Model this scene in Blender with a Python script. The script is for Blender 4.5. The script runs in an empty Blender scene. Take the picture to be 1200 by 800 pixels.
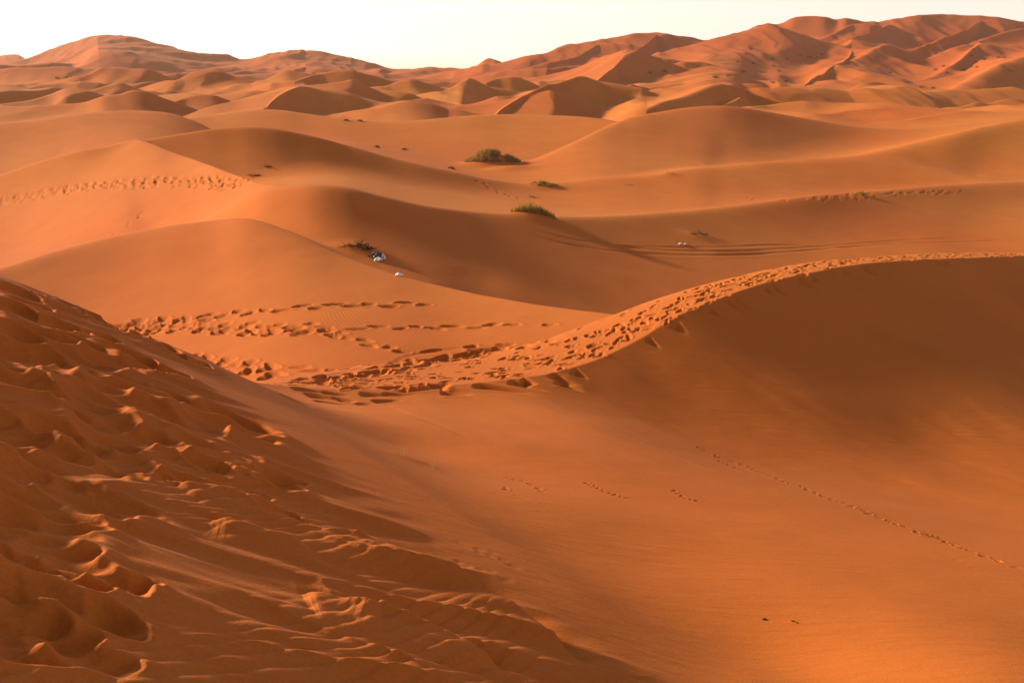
import bpy, bmesh, math, random
import numpy as np
from mathutils import Vector, Matrix

random.seed(7)
rng = np.random.default_rng(11)
R = math.radians

# ------------------------------------------------------------------ camera model (metres, camera at origin looking along +Y)
F = 1250.0
PITCH = math.atan2(315.0, F)
CP, SP = math.cos(PITCH), math.sin(PITCH)
SUN_AZ, SUN_EL = R(-67), R(20)          # azimuth from +Y, negative = left

def tz(u, v):
    """reference pixel -> (x/Y, z/Y)"""
    u = np.asarray(u, float); v = np.asarray(v, float)
    den = F * CP + (400 - v) * SP
    return (u - 600) / den, (-F * SP + (400 - v) * CP) / den

def P(u, v, Y):
    a, b = tz(u, v)
    return (float(a * Y), float(Y), float(b * Y))

# ------------------------------------------------------------------ noise
def _hash(ix, iy, seed):
    h = (ix.astype(np.int64) * 374761393 + iy.astype(np.int64) * 668265263 + seed * 974711) & 0x7fffffff
    h = ((h ^ (h >> 13)) * 1274126177) & 0x7fffffff
    return ((h ^ (h >> 16)) & 0xffff) / 65535.0

def vnoise(x, y, seed=0):
    """gradient-free value noise, -1..1, quintic"""
    ix = np.floor(x); iy = np.floor(y)
    fx = x - ix; fy = y - iy
    fx = fx * fx * fx * (fx * (fx * 6 - 15) + 10); fy = fy * fy * fy * (fy * (fy * 6 - 15) + 10)
    a = _hash(ix, iy, seed); b = _hash(ix + 1, iy, seed); c = _hash(ix, iy + 1, seed); d = _hash(ix + 1, iy + 1, seed)
    return (a + (b - a) * fx + (c - a) * fy + (a - b - c + d) * fx * fy) * 2 - 1

def fbm(x, y, seed=0, octaves=3, gain=.5):
    s = 0; a = 1.0; n = 0
    for o in range(octaves):
        s = s + a * vnoise(x * 2 ** o + 17.3 * o, y * 2 ** o - 9.1 * o, seed + o); n += a; a *= gain
    return s / n

def sstep(a, b, x):
    q = np.clip((x - a) / (b - a), 0, 1)
    return q * q * (3 - 2 * q)

def smax(a, b, k):
    h = np.clip(k - np.abs(a - b), 0, None) / k
    return np.maximum(a, b) + h * h * k * .25

# ------------------------------------------------------------------ curves
def pchip(xs, ys, flat_ends=False):
    xs = np.asarray(xs, float); ys = np.asarray(ys, float)
    h = np.diff(xs); dl = np.diff(ys) / h
    m = np.zeros_like(xs)
    for i in range(1, len(xs) - 1):
        # Catmull-Rom style slope, limited a little
        m[i] = (dl[i - 1] * h[i] + dl[i] * h[i - 1]) / (h[i] + h[i - 1])
    m[0] = dl[0]; m[-1] = dl[-1]
    if flat_ends: m[0] = m[-1] = 0
    def f(x):
        i = np.clip(np.searchsorted(xs, x) - 1, 0, len(xs) - 2)
        q = np.clip((x - xs[i]) / h[i], 0, 1)
        q2 = q * q; q3 = q2 * q
        return (2 * q3 - 3 * q2 + 1) * ys[i] + (q3 - 2 * q2 + q) * h[i] * m[i] + (3 * q2 - 2 * q3) * ys[i + 1] + (q3 - q2) * h[i] * m[i + 1]
    return f

class Ridge:
    """one dune: a crest line (pixel, pixel, distance) with a front and a back slope"""
    def __init__(s, pts, fs=.4, fl=10, bs=.3, bl=20, r=0., rb=None, k=.6, end=.35, wob=0., seed=0, fm=None, es=None):
        u = [p[0] for p in pts]; v = [p[1] for p in pts]; Y = [p[2] for p in pts]
        if 19 <= seed <= 52: Y = list(np.maximum.accumulate(Y) + np.arange(len(Y)) * .004 * Y[0])     # lee faces look to the right
        t, z = tz(u, v)
        s.t0, s.t1 = t[0], t[-1]
        assert all(np.diff(t) > 0), pts
        # carry the crest on a little past both ends so that the ends are smooth
        ld = min(.05, .5 * (t[-1] - t[0]))
        te = np.r_[t[0] - ld, t, t[-1] + ld]
        def ext(a):
            a = np.asarray(a, float); m0 = (a[1] - a[0]) / (t[1] - t[0]); m1 = (a[-1] - a[-2]) / (t[-1] - t[-2])
            return np.r_[a[0] - .5 * m0 * ld, a, a[-1] + .5 * m1 * ld]
        z = ext(z); ly_ = ext(np.log(Y))
        fs, r, fm = [ext(q) if hasattr(q, '__len__') else q for q in (fs, r, fm)]
        t = te
        s.zf = pchip(t, z, True); s.yf = pchip(t, ly_, True)
        s.fs = pchip(t, fs) if hasattr(fs, '__len__') else (lambda x, c=fs: c)
        s.rf = pchip(t, r) if hasattr(r, '__len__') else (lambda x, c=r: c)
        if 19 <= seed <= 48: fl = fl * 1.8; r = r * .6
        s.fl, s.bs, s.bl, s.rb = fl, bs, bl, rb
        s.fm = pchip(t, fm) if hasattr(fm, '__len__') else (lambda x, c=(3 * fl if fm is None else fm): c)
        s.fk = .6 if hasattr(fm, '__len__') else .3
        s.es = .03 * float(np.mean(Y)) if es is None else es
        ta = np.linspace(t[0], t[-1], 241); za = s.zf(ta); sg = 18
        kx = np.arange(-54, 55); kw = np.exp(-.5 * (kx / sg) ** 2); kw /= kw.sum()
        lin = np.interp(ta, [t[0], t[-1]], [za[0], za[-1]])
        s.ta, s.za = ta, lin + np.convolve(np.pad(za - lin, 54, mode='constant'), kw, 'valid')
        yl = s.yf(ta); liny = np.interp(ta, [t[0], t[-1]], [yl[0], yl[-1]])
        s.ya = liny + np.convolve(np.pad(yl - liny, 54, mode='constant'), kw, 'valid')
        s.k, s.end, s.wob, s.seed = k, end, wob, seed
        s.ylo = min(Y) - max(6 * fl, 40); s.yhi = max(Y) + 3 * bl + 60
    def __call__(s, t, y):
        tc = np.clip(t, s.t0, s.t1)
        yc = np.exp(s.yf(tc)); zc = s.zf(tc) * yc
        over = np.abs(t - tc) * yc
        zc = zc - s.end * (np.sqrt(over ** 2 + s.es ** 2) - s.es)
        if s.wob:
            yc = yc + s.wob * fbm(t * yc / (6 * s.wob + 4), 0 * t + s.seed * 3.7, s.seed, 2)
        d = yc - y
        d = d + (np.exp(np.interp(tc, s.ta, s.ya)) - np.exp(s.yf(tc))) * (1 - np.exp(-np.clip(d, 0, None) / (.5 * s.fl)))
        r = s.rf(tc); fs = s.fs(tc)
        rb = r if s.rb is None else s.rb
        df = np.clip(d, 0, None); df = np.sqrt(df * df + r * r) - r
        zs = np.interp(tc, s.ta, s.za) * yc + zc - s.zf(tc) * yc
        zc = zs + (zc - zs) * np.exp(-df / (.5 * s.fl))
        db = np.clip(-d, 0, None); db = np.sqrt(db * db + rb * rb) - rb
        return zc - fs * s.fl * (1 - np.exp(-df / s.fl)) - s.fk * np.clip(df - s.fm(tc), 0, None) ** 2 / (np.clip(df - s.fm(tc), 0, None) + .25 * s.fl) - s.bs * s.bl * (1 - np.exp(-db / s.bl))

RIDGES = [
 # --- skyline far away -------------------------------------------------------------------------
 Ridge([(-300,70,1100),(-60,64,1100),(0,63,1100),(20,62.5,1100),(34,66,1080),(50,72,1060),(80,78,1040)], fs=.22, fl=150, bs=.3, bl=60, r=14, k=8, wob=12, seed=1),
 Ridge([(25,72,960),(40,66,980),(60,58,1000),(90,48,1010),(112,41.5,1010),(135,41.5,1010),(155,44,1000),(175,48,1000),(200,54,1000),(225,62,990),(260,65,1000),(290,67,1020),(330,61,1000),(357,58.5,1000),(375,68,1000),(392,76,1000),(402,76,1000),(412,79,1000),(425,79,1000),(440,83,1000),(470,88,1000)], fs=.27, fl=110, bs=.4, bl=60, r=8, k=6, wob=18, seed=2),
 Ridge([(60,74,930),(84,62,945),(100,52,965),(114,44,985)], fs=.20, fl=80, bs=.3, bl=40, r=3, k=4, end=.3, seed=3, es=45),
 Ridge([(70,76,900),(96,70,915),(118,64,930),(140,66,935),(160,70,930),(190,72,930)], fs=.3, fl=60, bs=.1, bl=40, r=4, k=4, seed=4, es=45),
 Ridge([(290,76,880),(310,70,900),(330,66,910),(350,62,940),(357,60,970)], fs=.2, fl=70, bs=.3, bl=40, r=3, k=4, seed=5, es=45),
 Ridge([(420,86,850),(440,84,850),(460,83,850),(480,81.5,850),(500,80.5,850),(530,81,850),(545,80.5,850),(562,75,830),(580,71,820),(592,74,820),(615,80,800)], fs=.2, fl=60, bs=.3, bl=60, r=10, k=6, wob=10, seed=6),
 Ridge([(575,76,700),(590,72.5,710),(600,70,715),(615,66,720),(640,63,730),(660,56,740),(700,46,745),(720,43,750),(745,39,755),(760,38,760),(780,40,765),(790,43,770),(820,46,780),(850,43,790),(868,39,795),(885,33,800),(900,30.5,800),(912,29,805),(930,20,810),(950,18,815),(965,19,815),(982,23,820),(990,22,820),(1003,25,825),(1025,26,830),(1040,24,835),(1060,20,840),(1090,16.5,850),(1105,16,855),(1140,18,860),(1170,21,865),(1200,25,870),(1300,32,880),(1600,60,880)], fs=.3, fl=185, bs=.4, bl=60, r=6, k=5, wob=14, seed=7, fm=300),
 # spurs on the big right-hand massif (lit on the left, shaded on the right)
 Ridge([(600,84,610),(625,78,625),(650,72,640),(672,66,660),(690,58,690),(702,50,720)], fs=.35, fl=45, bs=.12, bl=60, r=2, k=3, seed=8, es=45),
 Ridge([(640,80,580),(680,76,600),(715,70,620),(745,60,660),(760,50,700),(770,42,740)], fs=.42, fl=45, bs=.12, bl=60, r=2, k=3, seed=9, es=45),
 Ridge([(760,66,590),(800,54,620),(840,44,640),(870,38,655),(885,33.5,660),(900,31.3,662),(915,32.5,662),(930,36,660),(955,44,655),(980,53,650),(996,62,640)], fs=[.14,.17,.2,.24,.28,.3,.3,.3,.3,.28,.25], fl=120, bs=.35, bl=50, r=5, k=3, seed=10, fm=[360,360,360,360,360,360,360,330,190,130,45]),
 Ridge([(943,101,440),(947,97,450),(955,91,470),(967,86,492),(980,80,520),(990,73,555),(996,66,595),(1000,60,640)], fs=.5, fl=40, bs=.02, bl=50, r=0, k=1, end=.45, seed=11),
 Ridge([(930,62,700),(960,47,730),(985,36,760),(1000,28.5,790)], fs=.4, fl=40, bs=.15, bl=60, r=2, k=3, seed=12, es=45),
 Ridge([(985,50,680),(1010,42,700),(1030,33,740),(1040,29,770),(1065,38,760),(1090,48,740)], fs=.4, fl=40, bs=.12, bl=60, r=2, k=3, seed=13, es=45),
 Ridge([(1050,62,650),(1090,52,680),(1120,40,720),(1140,31,760),(1150,24,800)], fs=.42, fl=50, bs=.12, bl=60, r=2, k=3, seed=14, es=45),
 Ridge([(1040,78,600),(1090,66,630),(1140,50,660),(1180,38,700),(1230,30,740)], fs=.3, fl=70, bs=.14, bl=60, r=3, k=3, seed=15, es=45),
 Ridge([(985,55,640),(1020,62,615),(1060,71,590),(1100,80,565),(1150,92,530),(1200,102,500)], fs=.3, fl=40, bs=.2, bl=30, r=4, k=4, wob=4, seed=16),
 Ridge([(1080,96,480),(1120,90,500),(1150,88,510),(1180,92,510),(1230,98,510)], fs=.25, fl=40, bs=.2, bl=30, r=4, k=4, seed=17),
 # sharp pyramid left of the massif
 Ridge([(560,100,500),(590,93,510),(620,90,515),(660,84,520),(690,76,520),(715,66,515),(735,60,510)], fs=.16, fl=60, bs=.4, bl=40, r=2, k=2, seed=18, fm=[200,200,180,150,125,95,45]),
 Ridge([(697,99,385),(702,93,392),(712,85,405),(722,76,425),(726,68,445),(733,62,455),(744,58,460),(760,63,460),(775,69,458),(790,74,455),(804,72,452),(820,74,450),(840,79,445),(860,88,438),(880,97,430),(890,102,425)], fs=.55, fl=30, bs=.3, bl=30, r=0, k=1, seed=19),
 # --- middle-distance dunes one can tell apart ------------------------------------------------------
 Ridge([(95,90,420),(105,86,422),(118,80,425),(127,79,425),(150,80.5,425),(180,83,420),(195,90,415),(207,97,410)], fs=.36, fl=20, bs=.2, bl=30, r=1, k=1.5, seed=20),
 Ridge([(-80,84,450),(0,81,450),(40,79,450),(75,78,455),(110,84,455)], fs=.3, fl=25, bs=.2, bl=30, r=2, k=2, seed=21),
 Ridge([(-60,104,330),(0,98,335),(30,104,325),(60,110,315)], fs=.3, fl=20, bs=.2, bl=30, r=1.5, k=2, seed=22),
 Ridge([(0,122,262),(10,120,265),(40,115,272),(60,109,278),(76,104,280),(95,107,278),(115,112,272)], fs=[.2,.25,.35,.35,.3,.3,.25], fl=18, bs=.2, bl=25, r=.8, k=1.5, seed=23),
 Ridge([(105,106,300),(125,101,306),(141,97.5,310),(156,103,305),(170,108,300)], fs=.35, fl=18, bs=.2, bl=25, r=.5, k=1.2, seed=24),
 Ridge([(-80,122,235),(0,124,232),(40,126,228),(70,123,230),(100,118,232),(120,112,235),(140,110,236),(156,106,238),(170,108,236),(190,116,233),(210,122,230),(232,129,226)], fs=[.22,.22,.22,.25,.3,.3,.34,.36,.36,.33,.3,.25], fl=16, bs=.2, bl=25, r=.8, k=1.2, seed=25),
 Ridge([(203,119,270),(215,114,275),(232,110,278),(250,111,276),(270,118,270)], fs=.36, fl=14, bs=.2, bl=25, r=.6, k=1.2, seed=26),
 Ridge([(205,96,360),(225,86,370),(250,85,372),(275,88,370),(300,94,360)], fs=.3, fl=20, bs=.2, bl=25, r=1.5, k=1.5, seed=27),
 Ridge([(295,98,350),(315,90,355),(337,81.5,362),(350,84,362),(370,88,360)], fs=.25, fl=20, bs=.2, bl=25, r=.6, k=1.5, seed=28),
 Ridge([(345,95,340),(370,88,350),(393,83,356),(410,84,356),(440,89,350),(470,98,345)], fs=.42, fl=20, bs=.2, bl=25, r=.6, k=1.5, seed=29),
 Ridge([(360,100,285),(400,96,290),(416,94.5,292),(427,99,290),(445,106,286)], fs=[.2,.24,.3,.36,.3], fl=18, bs=.2, bl=25, r=.3, k=1.5, seed=30),
 Ridge([(448,103,330),(468,96,335),(488,94,336),(505,98,334),(525,105,330)], fs=.33, fl=16, bs=.2, bl=25, r=1.5, k=1.5, seed=31),
 Ridge([(515,108,315),(530,102,322),(542,95,328),(551,92,330),(560,96,328),(573,103,322)], fs=[.2,.22,.25,.34,.36,.36], fl=16, bs=.2, bl=25, r=.2, k=1.2, seed=32),
 Ridge([(570,97,345),(585,92.5,350),(600,91.5,350),(620,96,346),(642,104,340)], fs=.42, fl=16, bs=.2, bl=25, r=.4, k=1.2, seed=33),
 Ridge([(440,127,222),(465,121,226),(488,119.5,228),(505,122,226),(525,128,222)], fs=.2, fl=14, bs=.2, bl=25, r=1.5, k=1.2, seed=34),
 Ridge([(845,124,255),(858,120,258),(868,117,260),(878,121,257),(892,128,252)], fs=.4, fl=14, bs=.2, bl=25, r=.2, k=1, seed=35),
 Ridge([(860,119,300),(880,112,306),(900,106,312),(914,102,315),(930,105,312),(948,108.5,308),(975,114,300)], fs=[.2,.2,.22,.3,.35,.35,.3], fl=18, bs=.2, bl=25, r=.3, k=1.2, seed=36),
 Ridge([(880,127,245),(900,122,250),(925,119.5,252),(960,119,252),(992,123,248),(1010,128,244)], fs=.22, fl=16, bs=.2, bl=25, r=.6, k=1.2, seed=37),
 Ridge([(975,112,320),(990,106,328),(1008,99,334),(1025,95,338),(1040,98,336),(1062,104,330),(1100,110,322),(1145,117,312)], fs=[.2,.2,.22,.26,.35,.33,.3,.3], fl=18, bs=.2, bl=25, r=.5, k=1.2, seed=38),
 Ridge([(945,140,222),(965,135,226),(990,130,230),(1015,129.5,230),(1042,132,228),(1072,140,222)], fs=.24, fl=14, bs=.2, bl=25, r=.5, k=1, seed=39),
 Ridge([(1050,134,250),(1075,129,254),(1100,126,257),(1115,131,254),(1130,137,250)], fs=[.18,.2,.24,.34,.3], fl=14, bs=.2, bl=25, r=.3, k=1, seed=40),
 Ridge([(1060,143,214),(1090,137,217),(1130,132,220),(1150,134,219),(1180,141,215),(1210,150,210)], fs=.24, fl=14, bs=.2, bl=25, r=.6, k=1, seed=41),
 Ridge([(1125,125,285),(1150,121,290),(1180,117,294),(1220,122,290)], fs=.25, fl=16, bs=.2, bl=25, r=.6, k=1.2, seed=42),
 Ridge([(690,128,270),(715,124,276),(740,122,280),(756,121.5,280),(772,127,276)], fs=[.18,.2,.22,.3,.3], fl=14, bs=.2, bl=25, r=.3, k=1, seed=43),
 Ridge([(715,109,330),(732,103,335),(752,101,338),(775,108,332)], fs=.25, fl=14, bs=.2, bl=25, r=.3, k=1, seed=44),
 Ridge([(775,123,262),(790,118,266),(803,114.5,268),(815,120,264)], fs=.25, fl=14, bs=.2, bl=25, r=.2, k=1, seed=45),
 Ridge([(752,104,345),(775,100,350),(796,97,354),(815,102,350),(835,108,345)], fs=.28, fl=14, bs=.2, bl=25, r=.3, k=1, seed=46),
 Ridge([(815,103,345),(840,98,350),(860,97,352),(885,99,350),(905,106,345)], fs=.25, fl=16, bs=.2, bl=25, r=.8, k=1, seed=47),
 # --- D: two big dunes behind the middle basin
 Ridge([(510,140,240),(545,130,250),(580,118,262),(610,111,268),(640,101.8,274),(660,95.4,277),(680,92.4,278),(690,93,278)], fs=.12, fl=40, bs=.4, bl=30, r=.8, k=1, seed=50, fm=[60,60,36,19,12,7,3,2]),
 Ridge([(580,136,222),(584,131,228),(596,122,238),(612,112,248),(640,102,259),(662,95.4,267),(684,92,272),(690,93,272),(700,99,271),(720,107,268),(740,115,264),(757,121,258),(775,131,250),(800,143,242)], fs=.45, fl=60, fm=30, bs=.05, bl=20, r=0, k=.8, seed=49),
 Ridge([(205,140,196),(216,136,200),(250,124,212),(280,118,222),(310,110,230),(330,105,235),(352,101.4,239),(366,102,240)], fs=.1, fl=50, bs=.4, bl=30, r=1, k=1, seed=51, fm=[60,60,60,45,26,12,5,2]),
 Ridge([(313,129,204),(315,124,208),(321,117,214),(332,109,224),(350,102,232),(360,101.4,234),(380,106.5,232),(400,112,229),(420,117,226),(440,122,222),(480,132,214),(520,139,206)],
       fs=.40, fl=60, fm=30, bs=.05, bl=20, r=0, k=.8, seed=52),
 # --- C: rounded dunes behind the large tussock
 Ridge([(-200,152,136),(-60,148,138),(0,144,140),(30,141.5,141),(60,138,142),(100,132.5,144),(130,130.3,145),(160,129.8,146),(180,130.5,146),(200,133,146),(220,139,145),(235,145,144),(248,152,142)],
       fs=[.32,.32,.32,.3,.28,.24,.22,.2,.2,.2,.2,.2,.2], fl=26, bs=.3, bl=20, r=2.2, k=1.2, seed=53),
 Ridge([(205,143,160),(220,138,163),(250,134,166),(280,130,168),(312,128.4,169),(330,129.2,169),(360,133.5,168),(390,137.3,166),(440,141.8,164),(480,141.8,164),(520,138.3,166),(560,135.2,168),(600,134,170),(640,135.2,169),(692,137.8,166),(720,142,162),(745,150,155)],
       fs=.22, fl=30, bs=.3, bl=20, r=2.5, k=1.2, seed=54),
 Ridge([(540,226,118),(585,207,124),(625,190,130),(655,174.5,136),(680,163,141),(705,151,148),(740,138,158),(775,131,165),(800,127,169),(830,124.3,172),(850,124.3,173),(870,126,174.5),(900,131,176.5),(950,140,179),(1000,148,180),(1040,151,180),(1080,151,181),(1130,148,183),(1180,144,185),(1300,140,188)],
       fs=[.1,.1,.1,.11,.12,.13,.15,.17,.18,.19,.2,.2,.2,.2,.2,.2,.2,.2,.2,.2], fl=40, bs=.35, bl=20, r=3, k=1.6, seed=55),
 Ridge([(830,212,116),(880,203,120),(920,197.5,123.5),(955,191.5,127),(1000,184,131),(1040,175,135),(1080,165.5,139),(1120,155.5,143),(1160,146.5,148),(1200,139.5,152),(1300,130,156)], fs=[.12,.13,.14,.17,.22,.26,.3,.33,.35,.35,.35], fl=24, bs=.1, bl=20, r=4, k=2.5, seed=56),
 # --- A: second row; lee face of the left dune
 Ridge([(120,174,97),(160,166,98),(200,158.8,99),(224,155,99.5),(245,151.8,100),(265,149.8,100.5),(290,148.6,101),(320,150.5,101.5),(350,156,102),(380,163,102.5),(400,168.5,103),(430,177,103),(460,185.5,103),(490,192.5,103),(536,202.5,103.5),(570,209.8,104),(603,214.6,105),(654,216,107),(705,213,109),(750,209.6,111),(800,201.8,115),(862,194.5,120),(900,191,123),(940,189.3,126),(985,189.4,127),(1015,190.2,127),(1060,194,126),(1100,201,123),(1145,210,119)],
       fs=[.46,.46,.46,.46,.46,.46,.45,.44,.42,.4,.38,.37,.36,.36,.34,.32,.3,.28,.24,.2,.2,.22,.23,.23,.24,.24,.24,.24,.24], fl=16, bs=.25, bl=22, r=[.2,.2,.2,.2,.3,.5,.8,1,1,1.2,1.2,1.5,1.8,2,2,2,2,2,2,2.5,3,3,3,3,3,3,3,3,3], k=1.5, seed=57),
 Ridge([(-200,250,101),(-60,222,100),(0,215,99.5),(50,197.5,99),(100,180.5,98.5),(140,169.5,97.8),(163,164.5,97),(180,169,94.5),(200,177.5,91),(225,186,86),(250,195,80),(275,204.5,74),(297,212.5,68),(322,220,63)],
       fs=[.22,.22,.22,.21,.2,.19,.19,.18,.16,.14,.12,.1,.09,.08], fl=30, bs=.25, bl=14, r=.4, rb=.2, k=.7, seed=58, fm=[50,50,48,46,44,42,40,36,32,26,20,14,8,2]),
 # --- B2: long rounded dune with the tyre tracks
 Ridge([(120,296,60),(200,276,59),(250,252,57.5),(285,233,56.5),(310,224,55.8),(340,218.6,55.3),(368,217.2,55),(400,219.5,55.2),(440,228.5,56),(470,236,56.8),(500,242,58),(560,249.5,61.3),(605,253,63.5),(640,254.5,65.4),(680,254.8,67.8),(720,253.5,70.4),(760,251,73.2),(800,248,76.2),(850,243,80.2),(900,236.5,84.6),(950,230,89.2),(1000,226,94),(1050,221.6,98.8),(1100,218,103.6),(1150,215,108.4),(1200,212.5,112.5),(1300,209,119),(1600,204,130)],
       fs=[.14,.14,.19,.22,.23,.23,.23,.23,.22,.21,.20,.19,.18,.18,.18,.18,.18,.18,.18,.18,.18,.17,.16,.15,.15,.15,.15,.15], fm=[1,1,1.5,2.5,4,6,9,12,16,20,25,30,36,36,36,36,36,36,36,36,36,36,36,36,36,36,36,36], fl=12, bs=.2, bl=16, r=[1.5,1.5,1.6,2,2.2,2.4,2.4,2.2,2,1.8,1.6,1.5,1.5,1.5,1.5,1.5,1.6,1.8,2,2,2,2,2,2,2,2,2,2], k=1.0, seed=59),
 # --- B1: plain with the trails, its right edge is the foot of B2's dark face
 Ridge([(-300,352,39),(-60,326,43.5),(0,314.5,45.5),(50,299,47.5),(100,285,49.3),(150,274,50.6),(203,264,51.2),(245,258.8,51.2),(287,256,50.2),(338,270.5,48),(398,298,45),(468,323,42),(525,337.5,40.3),(620,356,37.2),(670,363,35.8),(721,369.5,34.5),(800,378,33),(950,392,30.5)],
       fs=[.28,.26,.25,.24,.225,.205,.18,.155,.13,.105,.085,.07,.06,.05,.05,.05,.05,.05], fl=11, bs=.35, bl=28, r=.6, rb=.25, k=.35, seed=60),
]

def plain(t, y):
    """floor under the dunes"""
    ly = np.log(np.maximum(y, 1.))
    z = np.interp(ly, np.log([1, 20, 35, 60, 115, 160, 220, 350, 500, 650, 800, 1100, 2500, 9000]),
                  [-9.4, -9.4, -10.8, -13.2, -13.2, -12.6, -11.8, -11.5, -9.5, -7, -4, -2, -2, -30])
    return z

def wild_dunes(x, y):
    """unnamed dunes filling the erg beyond 180 m, steep lee side towards the right"""
    far = sstep(170, 260, y)
    h = 0
    for i, (lam, amp, ang) in enumerate([(62, 4.6, 28), (37, 2.6, -4), (95, 5.0, 55)]):
        c, s_ = math.cos(R(ang)), math.sin(R(ang))
        w = fbm(x / lam * .55 + i * 31, y / lam * .4, 70 + i, 3) * .85
        ph = (x * c - y * s_ * .8) / lam + w
        q = ph - np.floor(ph)
        saw = np.where(q < .72, sstep(0, 1, q / .72) * .5 + .5 * q / .72, 1 - sstep(0, 1, (q - .72) / .28) * .35 - .65 * (q - .72) / .28)
        m = .5 + .5 * fbm(x / lam * .35 + 5 * i, y / lam * .3 + 2, 80 + i, 2)
        h = h + amp * saw * np.clip(m * 1.35 - .1, 0, 1)
    return far * h

def saw_dunes(x, y, lam, amp, ang, seed, warp=.9):
    c, s_ = math.cos(R(ang)), math.sin(R(ang))
    w = fbm(x / lam * .5 + seed, y / lam * .35, seed, 3) * warp
    q = (x * c - y * s_) / lam + w; q = q - np.floor(q)
    saw = np.where(q < .68, (q / .68) ** 1.5, 1 - sstep(0, 1, (q - .68) / .32) * .5 - .5 * (q - .68) / .32)
    m = .5 + .5 * fbm(x / lam * .45 + 3 * seed, y / lam * .3, seed + 7, 2)
    return amp * (saw - .4) * np.clip(m * 1.5 - .2, 0, 1.2)

def small_dunes(x, y):
    """smaller dunes riding on the far ones"""
    return (sstep(200, 270, y) * (saw_dunes(x, y, 24, 1.1, 20, 301) + saw_dunes(x, y, 13, .5, -8, 305))
            + sstep(400, 520, y) * (saw_dunes(x, y, 62, 2.6, 24, 311) + saw_dunes(x, y, 33, .8, 40, 317)))

# ------------------------------------------------------------------ near bowl: horseshoe crest in world coordinates
CREST = [(9,-34,-3.2),(3.6,-8,-2.2),(0,0,-2.0),(-2.65,4.25,-2.0),(-5.0,8.0,-2.05),(-6.95,12,-2.3)]
CREST_W = [8,8,8,6,4,1.5]; CREST_S = [.08,.08,.08,.1,.12,.25]
for (u, v, Y, w, s_) in [(0,322,16,.5,.35),(60,350,17,.5,.35),(150,393,18,.5,.35),(215,425,19,.6,.32),(280,445,20,1.2,.25),(340,452.5,20.8,2.2,.16),(400,456,21.5,3.8,.13),(460,455.5,22,4.8,.14),
                         (520,451.5,22.5,5.6,.135),(580,446,23.2,5.8,.135),(640,438.5,24,5.4,.135),(690,425,25.1,4.6,.14),(740,402,26.5,3.6,.14),(800,367.5,28.3,2.6,.14),(860,343.5,30,2.2,.09),
                         (950,319.5,32.5,2.2,.07),(1010,309.5,34.1,2.3,.06),(1080,304.5,36,2.5,.055),(1140,302,38,2.8,.05),(1200,300,40,3,.05),(1300,296,44,2,.1),(1500,290,52,3,.1),(1900,284,66,3,.1)]:
    CREST.append(P(u, v, Y)); CREST_W.append(w); CREST_S.append(s_)
_seg = np.r_[0, np.cumsum(np.hypot(np.diff([c[0] for c in CREST]), np.diff([c[1] for c in CREST])))]
_ss = np.arange(0, _seg[-1], .35)
CX, CY, CZ, CW, CS = [pchip(_seg, a)(_ss) for a in ([c[0] for c in CREST], [c[1] for c in CREST], [c[2] for c in CREST], CREST_W, CREST_S)]
_cn = np.c_[np.gradient(CX), np.gradient(CY)]; _cn /= np.linalg.norm(_cn, axis=1)[:, None]

def poly_dist(x, y, px, py, chunk=120000):
    """signed distance (positive = right of the line's direction) and fractional index"""
    sh = x.shape; x = x.ravel(); y = y.ravel()
    D = np.empty(len(x)); I = np.empty(len(x))
    ax, ay = px[:-1], py[:-1]; dx, dy = np.diff(px), np.diff(py); L2 = dx * dx + dy * dy
    n = len(ax)
    for a in range(0, len(x), chunk):
        X = x[a:a + chunk]; Yv = y[a:a + chunk]
        best = np.full(len(X), 1e18); bi = np.zeros(len(X)); sg = np.ones(len(X))
        # coarse pass: nearest vertex on a thinned line, then exact on a window
        st = max(1, n // 60)
        cx, cy = px[::st], py[::st]
        j = np.argmin((X[:, None] - cx) ** 2 + (Yv[:, None] - cy) ** 2, axis=1) * st
        for o in range(-st - 1, st + 2):
            k = np.clip(j + o, 0, n - 1)
            q = np.clip(((X - ax[k]) * dx[k] + (Yv - ay[k]) * dy[k]) / L2[k], 0, 1)
            ex = X - ax[k] - q * dx[k]; ey = Yv - ay[k] - q * dy[k]
            d2 = ex * ex + ey * ey
            m = d2 < best
            best = np.where(m, d2, best); bi = np.where(m, k + q, bi)
            cr = dx[k] * (Yv - ay[k]) - dy[k] * (X - ax[k])
            sg = np.where(m, np.where(cr < 0, 1., -1.), sg)
        D[a:a + chunk] = np.sqrt(best) * sg; I[a:a + chunk] = bi
    return D.reshape(sh), I.reshape(sh)

# control points of the bowl's inner surface
NP = []
def slip(x, y):
    p = .848 * x + .53 * y
    return -2.0 - .515 * p + .026 * max(p - 3.2, 0) ** 2
def on_slip(u, v):
    a, b = [float(q) for q in tz(u, v)]
    lo, hi = 1.5, 30.
    for _ in range(50):
        m = .5 * (lo + hi)
        if slip(a * m, m) > b * m: hi = m
        else: lo = m
    return (a * lo, lo, b * lo)
for i in range(0, len(CX), 4):
    if CY[i] > -12 and CY[i] < 60: NP.append((CX[i], CY[i], CZ[i]))
for y in (-8, -4, -1, 1, 3, 4.5, 6, 8, 10, 12, 14, 15.5):
    for pr in (.9, 1.9, 3.1, 4.4):
        # point at perpendicular offset pr from the crest line of the slip face
        x = (pr - .53 * y) / .848
        if y < 13 or pr > 1.8:
            if slip(x, y) > -5.7: NP.append((x, y, slip(x, y)))
SPINE = [(300,463,18.8),(350,490,16.9),(400,520,15.8),(455,557,14.7),(520,600,13.6),(580,641,12.7),(640,681,11.9),(700,717,11.2),(760,751,10.6),(860,800,9.9)]
SPW = [on_slip(p[0], p[1]) for p in SPINE]; print('SPINE', [tuple(round(float(c), 2) for c in q) for q in SPW])
NP += SPW
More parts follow.
